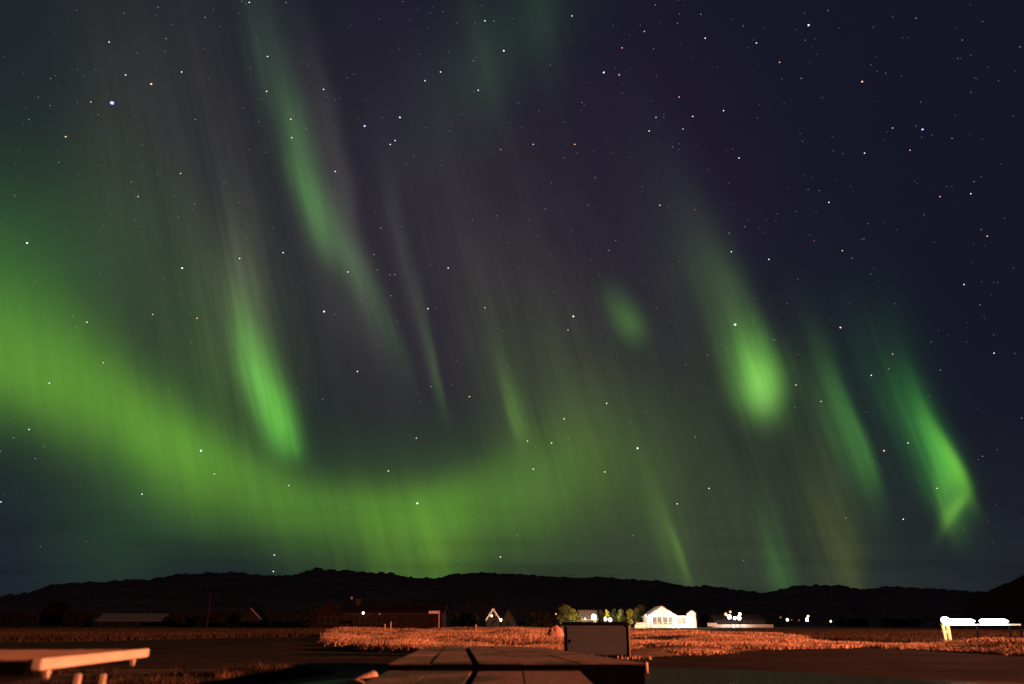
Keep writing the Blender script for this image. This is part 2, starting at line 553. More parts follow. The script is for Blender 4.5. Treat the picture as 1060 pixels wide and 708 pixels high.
# deck slabs: brown timber with patches of dark moss
m, t, b = bmat('mossy_timber')
b.inputs['Roughness'].default_value = 0.75
co = nd(t, 'ShaderNodeTexCoord')
n1 = nd(t, 'ShaderNodeTexNoise')
n1.inputs['Scale'].default_value = 0.75
n1.inputs['Detail'].default_value = 4
n2 = nd(t, 'ShaderNodeTexNoise')
n2.inputs['Scale'].default_value = 5
n2.inputs['Detail'].default_value = 6
t.links.new(co.outputs['Object'], n1.inputs['Vector'])
t.links.new(co.outputs['Object'], n2.inputs['Vector'])
r1 = nd(t, 'ShaderNodeValToRGB')
r1.color_ramp.elements[0].position, r1.color_ramp.elements[1].position = 0.40, 0.50
r2 = nd(t, 'ShaderNodeValToRGB')
r2.color_ramp.elements[0].color = (0.14, 0.085, 0.06, 1)
r2.color_ramp.elements[1].color = (0.34, 0.22, 0.16, 1)
mx = nd(t, 'ShaderNodeMix', data_type='RGBA')
mx.inputs[6].default_value = (0.055, 0.07, 0.035, 1)
t.links.new(n1.outputs['Fac'], r1.inputs[0])
t.links.new(n2.outputs['Fac'], r2.inputs[0])
t.links.new(r1.outputs[0], mx.inputs[0])
t.links.new(r2.outputs[0], mx.inputs[7])
t.links.new(mx.outputs[2], b.inputs['Base Color'])
bp = nd(t, 'ShaderNodeBump')
bp.inputs['Strength'].default_value = 0.5
bp.inputs['Distance'].default_value = 0.03
t.links.new(n2.outputs['Fac'], bp.inputs['Height'])
t.links.new(bp.outputs[0], b.inputs['Normal'])
M['deck'] = m

# pond water
m, t, b = bmat('pond_water')
b.inputs['Base Color'].default_value = (0.02, 0.03, 0.02, 1)
b.inputs['Roughness'].default_value = 0.45
b.inputs['IOR'].default_value = 1.33
co = nd(t, 'ShaderNodeTexCoord')
n1 = nd(t, 'ShaderNodeTexNoise')
n1.inputs['Scale'].default_value = 6
n1.inputs['Detail'].default_value = 4
t.links.new(co.outputs['Object'], n1.inputs['Vector'])
bp = nd(t, 'ShaderNodeBump')
bp.inputs['Strength'].default_value = 0.9
bp.inputs['Distance'].default_value = 0.06
t.links.new(n1.outputs['Fac'], bp.inputs['Height'])
t.links.new(bp.outputs[0], b.inputs['Normal'])
M['water'] = m

# ------------------------------------------------------------------ ground sheet
xs = np.concatenate([-np.geomspace(40, 9000, 16)[::-1], np.linspace(-36, 36, 25), np.geomspace(40, 9000, 16)])
ys = np.concatenate([-np.geomspace(60, 3000, 8)[::-1], np.linspace(-40, 60, 35), np.geomspace(65, 12000, 24)])
vs = [(x, y, 0.0) for y in ys for x in xs]
nx = len(xs)
fs = [(j * nx + i, j * nx + i + 1, (j + 1) * nx + i + 1, (j + 1) * nx + i) for j in range(len(ys) - 1) for i in range(nx - 1)]
tag(mesh('ground', vs, fs, M['ground']), kind='structure')

ROAD_FAR = [(-300, 666), (0, 665), (120, 663), (200, 661), (260, 659.5), (330, 658.5), (338, 667), (358, 671), (380, 674), (430, 675), (500, 677), (560, 678),
            (655, 682), (700, 679), (745, 676), (800, 672), (900, 670.5), (960, 673), (1060, 678.5), (1300, 692)]
ROAD_NEAR = [(-300, 695), (0, 693), (150, 692), (340, 693), (600, 694), (900, 700), (1060, 706), (1300, 716)]


def flat(name, pts, z, m):
    # a strip between two outlines, slightly wavering
    bm_ = bmesh.new()
    v = [bm_.verts.new((p.x, p.y, z)) for p in pts]
    f = bm_.faces.new(v)
    bmesh.ops.triangulate(bm_, faces=[f])
    me = bpy.data.meshes.new(name)
    bmesh.ops.recalc_face_normals(bm_, faces=bm_.faces)
    bm_.to_mesh(me)
    bm_.free()
    return tag(link(name, me, m), kind='structure')


def edge(l, n=14, jit=0.15):
    out = []
    for a, b in zip(l, l[1:]):
        A, B = G(*a), G(*b)
        for k in range(n):
            q = A.lerp(B, k / n)
            out.append(q + Vector((rnd.uniform(-jit, jit), rnd.uniform(-jit, jit), 0)))
    out.append(G(*l[-1]))
    return out


flat('road', edge(ROAD_NEAR) + edge(ROAD_FAR)[::-1], 0.004, M['asphalt'])

# pond
pc, pa, pb = Vector((2.2, 11.3, 0)), 6.4, 8.9
vs = [(pc.x, pc.y, 0.012)]
for k in range(96):
    a = 2 * math.pi * k / 96
    w = 1 + 0.02 * math.sin(3 * a + 1) + 0.015 * math.sin(7 * a)
    vs.append((pc.x + pa * w * math.cos(a), pc.y + pb * w * math.sin(a), 0.012))
tag(mesh('pond_water', vs, [(0, k + 1, (k + 1) % 96 + 1) for k in range(96)], M['water']), kind='structure')


# ------------------------------------------------------------------ hills
def hill(name, prof, xa, xb, step, r_base, r_ridge, m, seed, rough=1.0, tail=1.5):
    px = np.arange(xa, xb + 0.01, step)
    py = np.interp(px, [p[0] for p in prof], [p[1] for p in prof])
    dirs = []
    for a, b_ in zip(px, py):
        d = direction(a, b_)
        h = math.hypot(d.x, d.y)
        dirs.append((d.x / h, d.y / h, d.z / h))
    dirs = np.array(dirs)
    rows = np.concatenate([np.linspace(0, 1, 60), np.linspace(1.03, tail, 12)])
    V = []
    az = np.arctan2(dirs[:, 0], dirs[:, 1])
    Rr = r_ridge * (0.9 + 0.25 * fbm(az * 6, az * 0 + 3.3, seed))
    for t_ in rows:
        R = r_base + (Rr - r_base) * t_
        X_, Y_ = dirs[:, 0] * R, dirs[:, 1] * R
        if t_ <= 1:
            g = t_ ** 0.8 * (0.80 + 0.20 * t_)
            rel = g * (1 + 0.30 * (1 - t_) * (fbm(X_ / 110, Y_ / 110, seed) - 0.5) * 2)
            z = dirs[:, 2] * R * np.minimum(rel, 1) + np.minimum(1, t_ * 4) * EYE.z
        else:
            z = dirs[:, 2] * Rr * (1 - ((t_ - 1) / (tail - 1)) ** 1.5 * 1.02)
        tr = np.clip((fbm(X_ / 7, Y_ / 7, seed + 9, 2) - 0.42) * 5, 0, 1.2) * 1.6 + fbm(X_ / 22, Y_ / 22, seed + 5) * 3
        z = z + (tr - 2.0) * rough * min(1, t_ * 5)
        V.append(np.stack([X_, Y_, z], 1))
    V = np.concatenate(V)
    n_ = len(px)
    i = np.arange(n_ - 1)
    F = []
    for j in range(len(rows) - 1):
        F.append(np.stack([j * n_ + i, j * n_ + i + 1, (j + 1) * n_ + i + 1, (j + 1) * n_ + i], 1))
    F = np.concatenate(F)
    return tag(mesh(name, V.tolist(), F.tolist(), m), kind='structure')


PROF = [(-150, 626), (0, 617), (30, 613), (50, 605), (75, 603), (110, 602), (140, 599), (155, 600), (180, 595), (200, 594), (220, 592),
        (245, 592), (262, 594), (285, 596), (300, 595), (315, 592), (327, 588), (345, 590), (360, 590), (385, 593), (405, 593),
        (412, 595), (430, 597), (450, 598), (470, 594), (490, 592), (520, 593), (550, 595), (570, 596), (590, 597), (620, 597),
        (650, 599), (680, 601), (700, 604), (715, 607), (730, 605), (750, 609), (770, 611), (790, 613), (805, 611), (820, 607),
        (845, 605), (870, 606), (890, 609), (920, 607), (950, 608), (980, 610), (1000, 612), (1030, 614), (1300, 618)]
hill('hills', PROF, -140, 1200, 1.0, 390, 1230, M['hill'], 3)
PROF2 = [(985, 645), (1000, 622), (1015, 614.5), (1030, 609), (1040, 604), (1050, 599), (1060, 594), (1100, 575), (1200, 552), (1400, 560)]
hill('near_hill', PROF2, 990, 1300, 1.2, 340, 800, M['hill_red'], 21, 0.5)


# ------------------------------------------------------------------ grass
def in_poly(x, y, poly):
    c = np.zeros(len(x), bool)
    n_ = len(poly)
    for i in range(n_):
        x1, y1 = poly[i]
        x2, y2 = poly[(i + 1) % n_]
        if y1 == y2:
            continue
        c ^= ((y1 > y) != (y2 > y)) & (x < (x2 - x1) * (y - y1) / (y2 - y1) + x1)
    return c


def elev(x, y):
    dep = y * math.cos(TH) - EYE.z * math.sin(TH)
    qx = CX + F_PX * x / dep
    qy = CY + F_PX * (y * math.sin(TH) + EYE.z * math.cos(TH)) / dep
    yb = np.interp(qx, [p[0] for p in ROAD_FAR], [p[1] for p in ROAD_FAR])
    fade = np.clip((yb - qy) / 6.0, 0, 1) * np.clip((qx - 330) / 25.0, 0, 1)
    return np.maximum(0, fbm(x / 7.0, y / 16.0, 77, 3) - 0.42) * 1.1 * fade


def blades(name, poly, count, h0, h1, width, m, patchy=0.0, seed=1, per=5, spread=0.12, pscale=9.0, hilly=False):
    """tufts rooted in a patch of ground, thinning out with distance"""
    r = np.random.default_rng(seed)
    px_ = [p[0] for p in poly]
    py_ = [p[1] for p in poly]
    X_ = r.uniform(min(px_), max(px_), count)
    Y_ = r.uniform(min(py_), max(py_), count)
    k = in_poly(X_, Y_, poly)
    X_, Y_ = X_[k], Y_[k]
    v = Y_ - CY
    dz = F_PX * math.sin(TH) - v * math.cos(TH)
    tt = -EYE.z / dz
    gx = (X_ - CX) * tt
    gy = (F_PX * math.cos(TH) + v * math.sin(TH)) * tt
    f = fbm(gx / pscale, gy / pscale, seed + 40, 3)
    if patchy:
        k = f > patchy
        gx, gy, f = gx[k], gy[k], f[k]
    n_ = len(gx)
    gz = elev(gx, gy) if hilly else np.zeros(n_)
    gz = np.repeat(gz, per)
    hh = (h0 + (h1 - h0) * np.clip((f - 0.25) * 2, 0, 1)) * r.uniform(0.6, 1.2, n_)
    gx = np.repeat(gx, per) + r.normal(0, spread, n_ * per)
    gy = np.repeat(gy, per) + r.normal(0, spread, n_ * per)
    hh = np.repeat(hh, per) * r.uniform(0.55, 1.1, n_ * per)
    N = n_ * per
    a = r.uniform(0, math.pi, N)
    w = width * r.uniform(0.6, 1.4, N) * (1 + gy / 90)
    lx, ly = r.normal(0.15, 0.45, N) * hh, r.normal(0, 0.45, N) * hh
    V = np.empty((N, 3, 3))
    V[:, 0] = np.stack([gx - np.cos(a) * w, gy - np.sin(a) * w, gz], 1)
    V[:, 1] = np.stack([gx + np.cos(a) * w, gy + np.sin(a) * w, gz], 1)
    V[:, 2] = np.stack([gx + lx, gy + ly, gz + hh], 1)
    me = bpy.data.meshes.new(name)
    me.vertices.add(N * 3)
    me.vertices.foreach_set('co', V.reshape(-1))
    me.loops.add(N * 3)
    me.loops.foreach_set('vertex_index', np.arange(N * 3))
    me.polygons.add(N)
    me.polygons.foreach_set('loop_start', np.arange(0, N * 3, 3))
    me.polygons.foreach_set('loop_total', np.full(N, 3))
    me.update()
    o = link(name, me, m)
    tag(o, kind='stuff')
    return o


mid_low = [(336, 660), (338, 667), (358, 671), (380, 674), (430, 675), (500, 677), (560, 678), (655, 682), (700, 679), (745, 676), (800, 672)]
tag(blades('dry_grass', [(336, 660), (338, 667), (358, 671), (380, 674), (430, 675), (500, 677), (590, 679), (590, 651), (336, 652.5)], 70000, .05, .36, .020, M['grass'], 0.44, 3, pscale=3.0, spread=.2, hilly=True),
    'tall dry orange grass lit by street light in the middle field', 'grass')
tag(blades('blotchy_grass', [(575, 679), (655, 682), (700, 679), (745, 676), (800, 672), (870, 668), (800, 657), (700, 651.5), (575, 651)], 60000, .04, .20, .022, M['grass'], 0.50, 13, spread=.25, pscale=3.2, hilly=True),
    'low patchy dry grass between the cabinet and the bright roadside strip', 'grass')
tag(blades('roadside_grass', [(780, 672), (800, 671.5), (900, 670), (960, 672.5), (1060, 678), (1300, 690), (1300, 679), (1060, 671), (960, 668), (860, 665.5), (780, 663)],
           75000, .05, .20, .02, M['grass'], 0.30, 11, pscale=4.0, spread=.2, hilly=True),
    'bright strip of short dry grass along the right of the road', 'grass')
tag(blades('far_verge_grass', [(-120, 666), (0, 664.5), (120, 662.5), (200, 660.5), (260, 659), (336, 658), (336, 651), (-120, 652)], 40000, .25, .5, .022, M['grass_dim'], 0.25, 5),
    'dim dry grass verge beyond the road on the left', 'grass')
tag(blades('field_grass', [(760, 663), (860, 664), (960, 666.5), (1060, 669), (1300, 674), (1300, 651), (760, 651)], 26000, .15, .3, .022, M['grass_dim'], 0.4, 6),
    'rough grass coloured as dimly lit in the far right field', 'grass')
tag(blades('near_verge_grass', [(-60, 696), (150, 695), (335, 695), (345, 698), (290, 704), (260, 715), (-60, 715)], 1500, .05, .20, .007, M['grass_near'], 0.52, 8, per=12, spread=.08, pscale=1.1),
    'sparse dark grass tufts on the near side of the road', 'grass')
tag(blades('bank_grass', [(225, 695), (345, 693.5), (345, 697), (300, 702), (270, 708), (225, 708)], 900, .05, .24, .009, M['grass_near'], 0.42, 18, per=12, spread=.07, pscale=.7),
    'small lit grass tufts on the left bank of the pond', 'grass')
# soil under the grass
VP = [(336, 660), (338, 667), (358, 671), (380, 674), (430, 675), (500, 677), (560, 678), (655, 682), (700, 679), (745, 676), (800, 672),
      (900, 670.5), (960, 673), (1060, 678.5), (1300, 691), (1300, 679), (1060, 671), (960, 667), (860, 663), (780, 657), (650, 651.5), (500, 651.5), (336, 652.5)]
gu, gv = np.arange(330, 1300, 3.0), 651 + 40 * np.linspace(0, 1, 90) ** 1.3
PXg, PYg = np.meshgrid(gu, gv)
keep = in_poly(PXg.ravel(), PYg.ravel(), VP).reshape(PXg.shape)
vs, idx = [], -np.ones(PXg.shape, int)
used = np.zeros(PXg.shape, bool)
kc = keep[:-1, :-1] & keep[1:, :-1] & keep[:-1, 1:] & keep[1:, 1:]
used[:-1, :-1] |= kc
used[1:, :-1] |= kc
used[:-1, 1:] |= kc
used[1:, 1:] |= kc
for j, i in zip(*np.nonzero(used)):
    q = G(PXg[j, i], PYg[j, i])
    idx[j, i] = len(vs)
    vs.append((q.x, q.y, 0.008 + float(elev(np.array([q.x]), np.array([q.y]))[0])))
fs = [(int(idx[j, i]), int(idx[j + 1, i]), int(idx[j + 1, i + 1]), int(idx[j, i + 1])) for j, i in zip(*np.nonzero(kc))]
tag(mesh('grass_verge', vs, fs, M['verge'], smooth=True), kind='structure')


# ------------------------------------------------------------------ near objects
def picnic_table():
    A = G(44, 681.5, .76)
    B = G(155, 671.0, .76)
    dirv = (B - A)
    L = dirv.length
    print('TABLE', A, B, L)
    rz = math.atan2(dirv.y, dirv.x)
    root = empty('picnic_table', (A.x, A.y, 0), rz, 'pale wooden picnic table whose board edge glows orange at the lower left', 'table')
    W = 1.5
    # local: x along the lit edge, y away from the viewer
    f = MB()
    f.box((L / 2, 0.035, .76 - .038), (L, .07, .076), bev=.007)
    f.build('edge_board', M['board_painted'], root)
    f = MB()
    n_ = 8
    w = (W - .07) / n_
    for k in range(n_):
        f.box((L / 2, .07 + w * (k + .5) + .004, .755 - .02), (L - .01, w - .015, .04), bev=.006)
    f.build('tabletop', M['board_worn'], root)
    f = MB()
    f.box((-.012, W / 2 + .04, .755 - .055), (.03, W - .08, .10), bev=.006)
    f.build('end_board', M['dark_frame'], root)  # near-black colour stands in for the unlit end of the table
    for x in (.22, L - .22):
        f = MB()
        f.box((x, W / 2 + .03, .675), (.07, W - .2, .075))
        f.build('crossbeam', M['dark_frame'], root)
    for x in (.30, L - .22):
        f = MB()
        f.prism([(x - .035, .06, .668), (x + .035, .06, .668), (x + .008, .06, .61), (x - .008, .06, .61)], (0, .03, 0))
        f.build('bracket', M['board_painted'], root)
    inv = Matrix.Rotation(-rz, 4, 'Z')
    for px_, yy_ in ((81, A.y + 1.1), (107, A.y + 1.7)):
        q = inv @ (S(px_, 697, yy_) - Vector((A.x, A.y, 0)))
        f = MB()
        f.box((q.x, q.y, q.z / 2), (.05, .05, q.z), bev=.008)
        f.build('leg', M['board_painted'], root)
    for x in (L - .45, L - .9):
        f = MB()
        f.box((x, W - .2, .32), (.055, .05, .64), rx=.05, bev=.008)
        f.build('leg', M['dark_frame'], root)
    f = MB()
    f.box((.78, .50, .60), (.7, .06, .07))
    f.build('brace', M['dark_frame'], root)
    f = MB()
    for k in range(2):
        f.box((L / 2, W + .35 + .16 * k, .44), (L, .145, .04), bev=.006)
    f.build('bench', M['board_worn'], root)


picnic_table()


def deck():
    zt, zl = .45, .35
    F = [G(x, 686, zt) for x in (402, 447, 489, 495, 541, 600, 668)]
    Bk = [G(x, y, zt) for x, y in ((440, 669.5), (461, 668.5), (480, 668.2), (484, 668.2), (507, 668.2), (533, 668.5), (562, 669.5))]
    fy = F[0].y
    root = empty('timber_deck', (0, fy, 0), 0, 'low weathered timber deck with mossy slabs at the bottom centre', 'deck')
    off = Vector((0, fy, 0))

    def slab_rows(zz, front, back, cuts, gap, name, th=.022):
        f = MB()
        for i in range(len(front) - 1):
            if i == 2 and gap:
                continue
            cs = cuts[i % len(cuts)]
            for a, b in zip(cs, cs[1:]):
                q = []
                for (t_, s_) in ((a, 0), (a, 1), (b, 1), (b, 0)):
                    P0 = front[i + s_].lerp(back[i + s_], t_)
                    Po = front[i + 1 - s_].lerp(back[i + 1 - s_], t_)
                    d_ = (Po - P0).normalized() * .006
                    P0 = P0 + d_ + Vector((0, .012 if t_ == a else -.012, 0))
                    q.append(P0 - off)
                dz_ = rnd.uniform(-.004, .004)
                f.prism([Vector((p.x, p.y, zz - th + dz_)) for p in q], (0, 0, th))
        es = [e for e in f.bm.edges]
        bmesh.ops.bevel(f.bm, geom=es, offset=.005, segments=2, affect='EDGES')
        return f.build(name, M['deck'], root)
    slab_rows(zt, F, Bk, [(0, .38, 1.0), (0, .45, .7, 1), (0, 1), (0, .3, .75, 1), (0, .5, 1), (0, .35, 1)], True, 'upper_slabs')
    lf = [Vector((p.x * .93, fy - 3.2, zl)) for p in F]
    lb = [Vector((p.x, fy - .02, zl)) for p in F]
    slab_rows(zl, lf[:6], lb[:6], [(0, .55, 1), (0, .4, 1), (0, 1), (0, .45, 1), (0, .6, 1)], True, 'lower_slabs')
    f = MB()
    x0, x1 = F[0].x, F[-1].x
    f.box(((x0 + x1) / 2, .035, (zt - .03) / 2), (x1 - x0 - .04, .05, zt - .04))
    f.build('riser_beam', M['dark_frame'], root)
    f = MB()
    f.prism([Vector((p.x * .97, p.y - fy, 0)) for p in (F[0] + Vector((.1, .2, 0)), F[-1] + Vector((-.1, .2, 0)), Bk[-1] + Vector((-.1, -.1, 0)), Bk[0] + Vector((.1, -.1, 0)))],
            (0, 0, zt - .04))
    f.build('substructure', M['dark_frame'], root)
    for x in (lf[0].x + .3, -.6, lf[5].x - .3):
        f = MB()
        f.tube((x, -1.6, -.2), (x, -1.6, zl - .06), .07)
        f.build('leg', M['dark_frame'], root)


deck()
p = G(669, 696.5, 0)
f = MB()
f.tube((0, 0, -.05), (0, 0, .44), .05, dome=True)
o = f.build('mooring_post', M['post_wood'], smooth=True)
o.location = (p.x, p.y, 0)
top = S(669, 684.5, p.y)
o.scale.z = top.z / .44
tag(o, 'short round topped wooden post at the right corner of the deck', 'post')
p = S(391, 698, 11.1)
f = MB()
f.tube((-.75, -.35, -.26), (0, 0, 0), .055, .075, seg=16, dome=True)
f.tube((-.45, -.21, -.16), (-.45, -.21, -p.z), .04)
o = f.build('mooring_pole', M['post_wood'], smooth=True)
o.location = p
tag(o, 'rounded wooden pole end leaning beside the left corner of the deck', 'post')

# utility cabinet
c0, c1 = G(585, 681), G(652, 681)
w = c1.x - c0.x
hgt = S(585, 645.3, c0.y).z
root = empty('utility_cabinet', ((c0.x + c1.x) / 2, c0.y, 0), 0, 'dark grey steel utility cabinet standing behind the deck in the orange grass', 'cabinet')
f = MB()
f.box((0, .35, hgt / 2), (w - .04, .66, hgt - .06), bev=.015)
f.build('housing', M['steel_dark'], root)
f = MB()
for s in (-1, 1):
    f.box((s * (w / 2 - .02), 0, hgt / 2), (.035, .03, hgt - .07), bev=.004)
f.box((0, 0, .05), (w - .15, .03, .08))
f.build('door_frame', M['dark_frame'], root)
f = MB()
f.box((0, .012, hgt / 2 + .01), (w - .15, .03, hgt - .2), bev=.006)
d_ = f.build('door', M['steel_dark'], root)
f = MB()
f.box((-w * .40, -.015, hgt / 2), (.02, .03, .10))
f.build('handle', M['steel_dark'], d_)
f = MB()
f.prism([(-w / 2 - .03, -.025, hgt - .03), (w / 2 + .03, -.025, hgt - .03), (w / 2 + .03, .72, hgt + .02), (-w / 2 - .03, .72, hgt + .02)], (0, 0, .04))
f.build('lid', M['dark_frame'], root)
f = MB()
f.box((w / 2 + .022, .33, hgt / 2 - .02), (.035, .62, hgt - .08))
f.build('side_panel', M['lit_steel_edge'], root)

# pale boulder beside the cabinet
p = G(576, 665)
f = MB()
f.ball((0, 0, .3), .5, 3, (.9, .6, 1.15))
for v in f.bm.verts:
    k = float(fbm(np.array([v.co.x * 3 + 5]), np.array([v.co.z * 3 + v.co.y]), 4)[0])
    v.co *= 0.75 + .5 * k
o = f.build('boulder', M['rock'])
o.location = p
tag(o, 'pale rounded boulder in the grass just left of the cabinet', 'boulder')


def post(px, ybase, ytop, name, lab, grp=None, r=.05, m='post_wood', cat='post', arm=None):
    g = G(px, ybase)
    h = S(px, ytop, g.y).z
    f = MB()
    f.tube((0, 0, -.1), (0, 0, h), r, r * .85)
    if arm is None:
        o = f.build(name, M[m])
        o.location = g
    else:
        o = empty(name, g)
        f.build('pole', M[m], o)
        f = MB()
        a = S(arm, ytop, g.y).x - g.x
        f.box((a / 2, 0, h - .25), (abs(a), .08, .4))
        f.build('sign_board', M['trim'], o)
    tag(o, lab, cat, grp)
    return o


post(398, 655, 645.5, 'fence_post', 'shorter of the two thin posts in the grass before the long farmhouse', 'short posts in the grass', .10)
post(404, 655, 643, 'fence_post', 'taller of the two thin posts in the grass before the long farmhouse', 'short posts in the grass', .10)
post(492.5, 654.5, 646, 'fence_post', 'single thin post in the grass before the zigzag gabled house', 'short posts in the grass', .13)
post(454, 652, 631.5, 'sign_pole', 'tall thin pole with a small pale board at the right end of the farmhouse', None, .13, cat='sign', arm=444)
post(213.5, 651.5, 615, 'utility_pole', 'faint tall thin pole before the dark hill on the left', None, .16, 'pole_dark', cat='pole')


# ------------------------------------------------------------------ houses
def window_rows(root, xs_, z, w_, h_, y, mm='window', frame='trim_dark', lit=()):
    for i, x in enumerate(xs_):
        f = MB()
        for s in (-1, 1):
            f.box((x + s * (w_ / 2 + .05), y - .03, z), (.1, .08, h_ + .2))
            f.box((x, y - .03, z + s * (h_ / 2 + .05)), (w_, .08, .1))
        wf = f.build('window', M[frame], root)
        f = MB()
        f.box((x, y + .005, z), (w_, .03, h_))
        f.build('pane', M['lit_window' if i in lit else mm], wf)


def gable_house(px0, px1, ybase, dist, eave, ridge, depth, wall, roof, label, rz=0.0, ridge_x=True, windows=(), lit=(), name='house', chimney=None, over=.4, wz=None, ww=1.0, wh=1.1, zb=0.0):
    dist *= K
    a = S(px0, 640, dist)
    b_ = S(px1, 640, dist)
    L = b_.x - a.x
    root = empty(name, ((a.x + b_.x) / 2, dist, zb), rz, label, 'house')
    f = MB()
    if ridge_x:
        f.box((0, depth / 2, eave / 2), (L, depth, eave))
        for s in (-1, 1):
            x = s * L / 2
            f.prism([(x, 0, eave), (x, depth, eave), (x, depth / 2, ridge - .08)], (-s * .2, 0, 0))
        f.build('wall', wall, root)
        f = MB()
        sl = (ridge - eave) / (depth / 2)
        f.prism([(-L / 2 - over, -over, eave - over * sl), (-L / 2 - over, depth / 2, ridge), (-L / 2 - over, depth + over, eave - over * sl),
                 (-L / 2 - over, depth + over, eave - over * sl + .18), (-L / 2 - over, depth / 2, ridge + .18), (-L / 2 - over, -over, eave - over * sl + .18)], (L + 2 * over, 0, 0))
    else:
        f.box((0, depth / 2, eave / 2), (L, depth, eave))
        f.prism([(-L / 2, 0, eave), (L / 2, 0, eave), (0, 0, ridge - .08)], (0, depth, 0))
        f.build('wall', wall, root)
        f = MB()
        sl = (ridge - eave) / (L / 2)
        f.prism([(-L / 2 - over, -over, eave - over * sl), (0, -over, ridge), (L / 2 + over, -over, eave - over * sl),
                 (L / 2 + over, -over, eave - over * sl + .18), (0, -over, ridge + .18), (-L / 2 - over, -over, eave - over * sl + .18)], (0, depth + 2 * over, 0))
    rf = f.build('roof', roof, root)
    if chimney is not None:
        f = MB()
        f.box((chimney, depth / 2, ridge + .5), (.8, .8, 1.4))
        f.box((chimney, depth / 2, ridge + 1.22), (.95, .95, .16))
        f.build('chimney', M['grey_wall'], rf)
    if windows:
        window_rows(root, [x * L / 2 for x in windows], wz or eave * .55, ww, wh, -.0, lit=lit, mm='window' if wall == M['white_wall'] else 'window_dark')
    return root, L


def bulb(px, py, dist, r, m='lamp_warm', power=0, col=(1, .75, .5), label='', name='lamp', grp=None, back=1.2):
    dist *= K
    c = S(px, py, dist)
    root = empty(name, (c.x, c.y, 0), 0, label, 'lamp', grp)
    f = MB()
    r *= .8
    f.ball((0, 0, c.z), r, 2, (1, 1, 1.1))  # oversized ball, drawn as large as the lamp's glare
    f.build('glare_ball', M[m], root, smooth=True)
    f = MB()
    f.tube((0, .05, 0), (0, .05, max(.2, c.z - r * .9)), .05)
    f.build('pole', M['dark_frame'], root)
    if power:
        pt('lamp_light', (c.x, c.y - r - .4, c.z), power, col, .3)
    return root


# dim red gabled house, far left
gable_house(41, 59, 642, 230, 4.0, 8.2, 9, M['red_wall'], M['red_wall'], 'dim reddish gabled house under the hill at the far left', ridge_x=False, windows=(-.35, .35), wz=2.4, zb=.5)
# long low barn with pale roof
gable_house(101, 166, 643, 200, 1.5, 3.5, 8, M['grey_wall'], M['green_roof'], 'long low barn with pale greenish metal roof at the left', windows=(-.7, -.3, .1, .5), name='barn', zb=.4)
# small house with pale roof rim
root, L = gable_house(249, 269, 641, 190, 2.4, 5.2, 8, M['grey_wall'], M['dark_roof'], 'small dark house with one pale sloping roof edge left of the farmhouse', ridge_x=False, windows=(-.4, .3))
f = MB()
f.prism([(0, -.55, 5.15), (L / 2 + .5, -.55, 2.1), (L / 2 + .5, -.55, 2.45), (0, -.55, 5.5)], (0, .12, 0))
f.build('bargeboard', M['trim'], root)
# long farmhouse
root, L = gable_house(352, 458, 646, 120, 2.9, 4.3, 9, M['red_wall'], M['dark_roof'], 'long low dark farmhouse with two small lit windows', windows=(-.93, -.56, -.24, .05, .35, .62), lit=(), chimney=-7.3)
f = MB()
f.box((0, -.48, 2.66), (L + .7, .1, .14))
f.build('gutter', M['trim_dark'], root)
gable_house(328, 350, 646, 118, 2.9, 4.7, 9, M['red_wall'], M['dark_roof'], 'dark gabled outbuilding with pale strip wall left of the farmhouse', ridge_x=False, windows=(-.5, .1, .6), name='outbuilding')
bulb(376, 634, 118.5, .26, 'lamp_warm', 60, (1, .5, .25), 'bright small orange ball standing in for a lit farmhouse window')  # this and the next: lit windows built as glowing balls on poles
bulb(393, 635, 118.5, .22, 'lamp_dim', 0, label='dim small orange ball standing in for the next lit farmhouse window')
bulb(364, 618.5, 128, .30, 'lamp_dim', 0, label='faint reddish lamp above the chimney of the long farmhouse')

# zigzag of lit gables
root, L = gable_house(504, 517, 645, 170, 1.8, 4.4, 7, M['grey_wall'], M['cream_roof'], 'brightly lit left gable of the zigzag roofed house', ridge_x=False, windows=(0,), over=.25)
for s_ in (-1, 1):
    f = MB()
    f.prism([(0, -.5, 4.3), (s_ * (L / 2 + .3), -.5, 1.35), (s_ * (L / 2 + .3), -.5, 2.2), (0, -.5, 5.0)], (0, .12, 0))
    f.build('bargeboard', M['trim'], root)
gable_house(519, 534, 645, 174, 1.4, 4.6, 7, M['grey_wall'], M['grey_wall'], 'dim right gable of the zigzag roofed house', ridge_x=False, windows=(0,), over=.25)
bulb(518.3, 641.2, 166.5, .42, 'lamp_warm', 480, (1, .6, .38), 'white lamp between the two small lit gables')
bulb(509, 637, 166.5, .30, 'lamp_warm', 480, (1, .6, .38), 'small lamp on the face of the lit left gable')

# small lit house behind the trees
gable_house(601, 618, 645, 175, 2.2, 4.4, 8, M['white_wall'], M['cream_roof'], 'small lit house behind trees above the cabinet', windows=(-.7, -.2, .3))
bulb(614.8, 638, 171, .78, 'lamp_w', 5000, (1, .8, .6), 'largest blazing white lamp beside the small lit house')
bulb(605.5, 640, 171, .36, 'lamp_orange', 300, (1, .5, .25), 'dim orange lamp on the small house behind the trees')
bulb(626.8, 640.2, 168, .40, 'lamp_w', 1500, (1, .8, .6), 'left of two white lamps just above the cabinet')
bulb(631.8, 641, 168, .46, 'lamp_w', 1500, (1, .85, .75), 'right of two white lamps just above the cabinet')
bulb(575.5, 635, 168, .20, 'lamp_orange', 0, label='tiny pinkish lamp at the left side of the large bush')

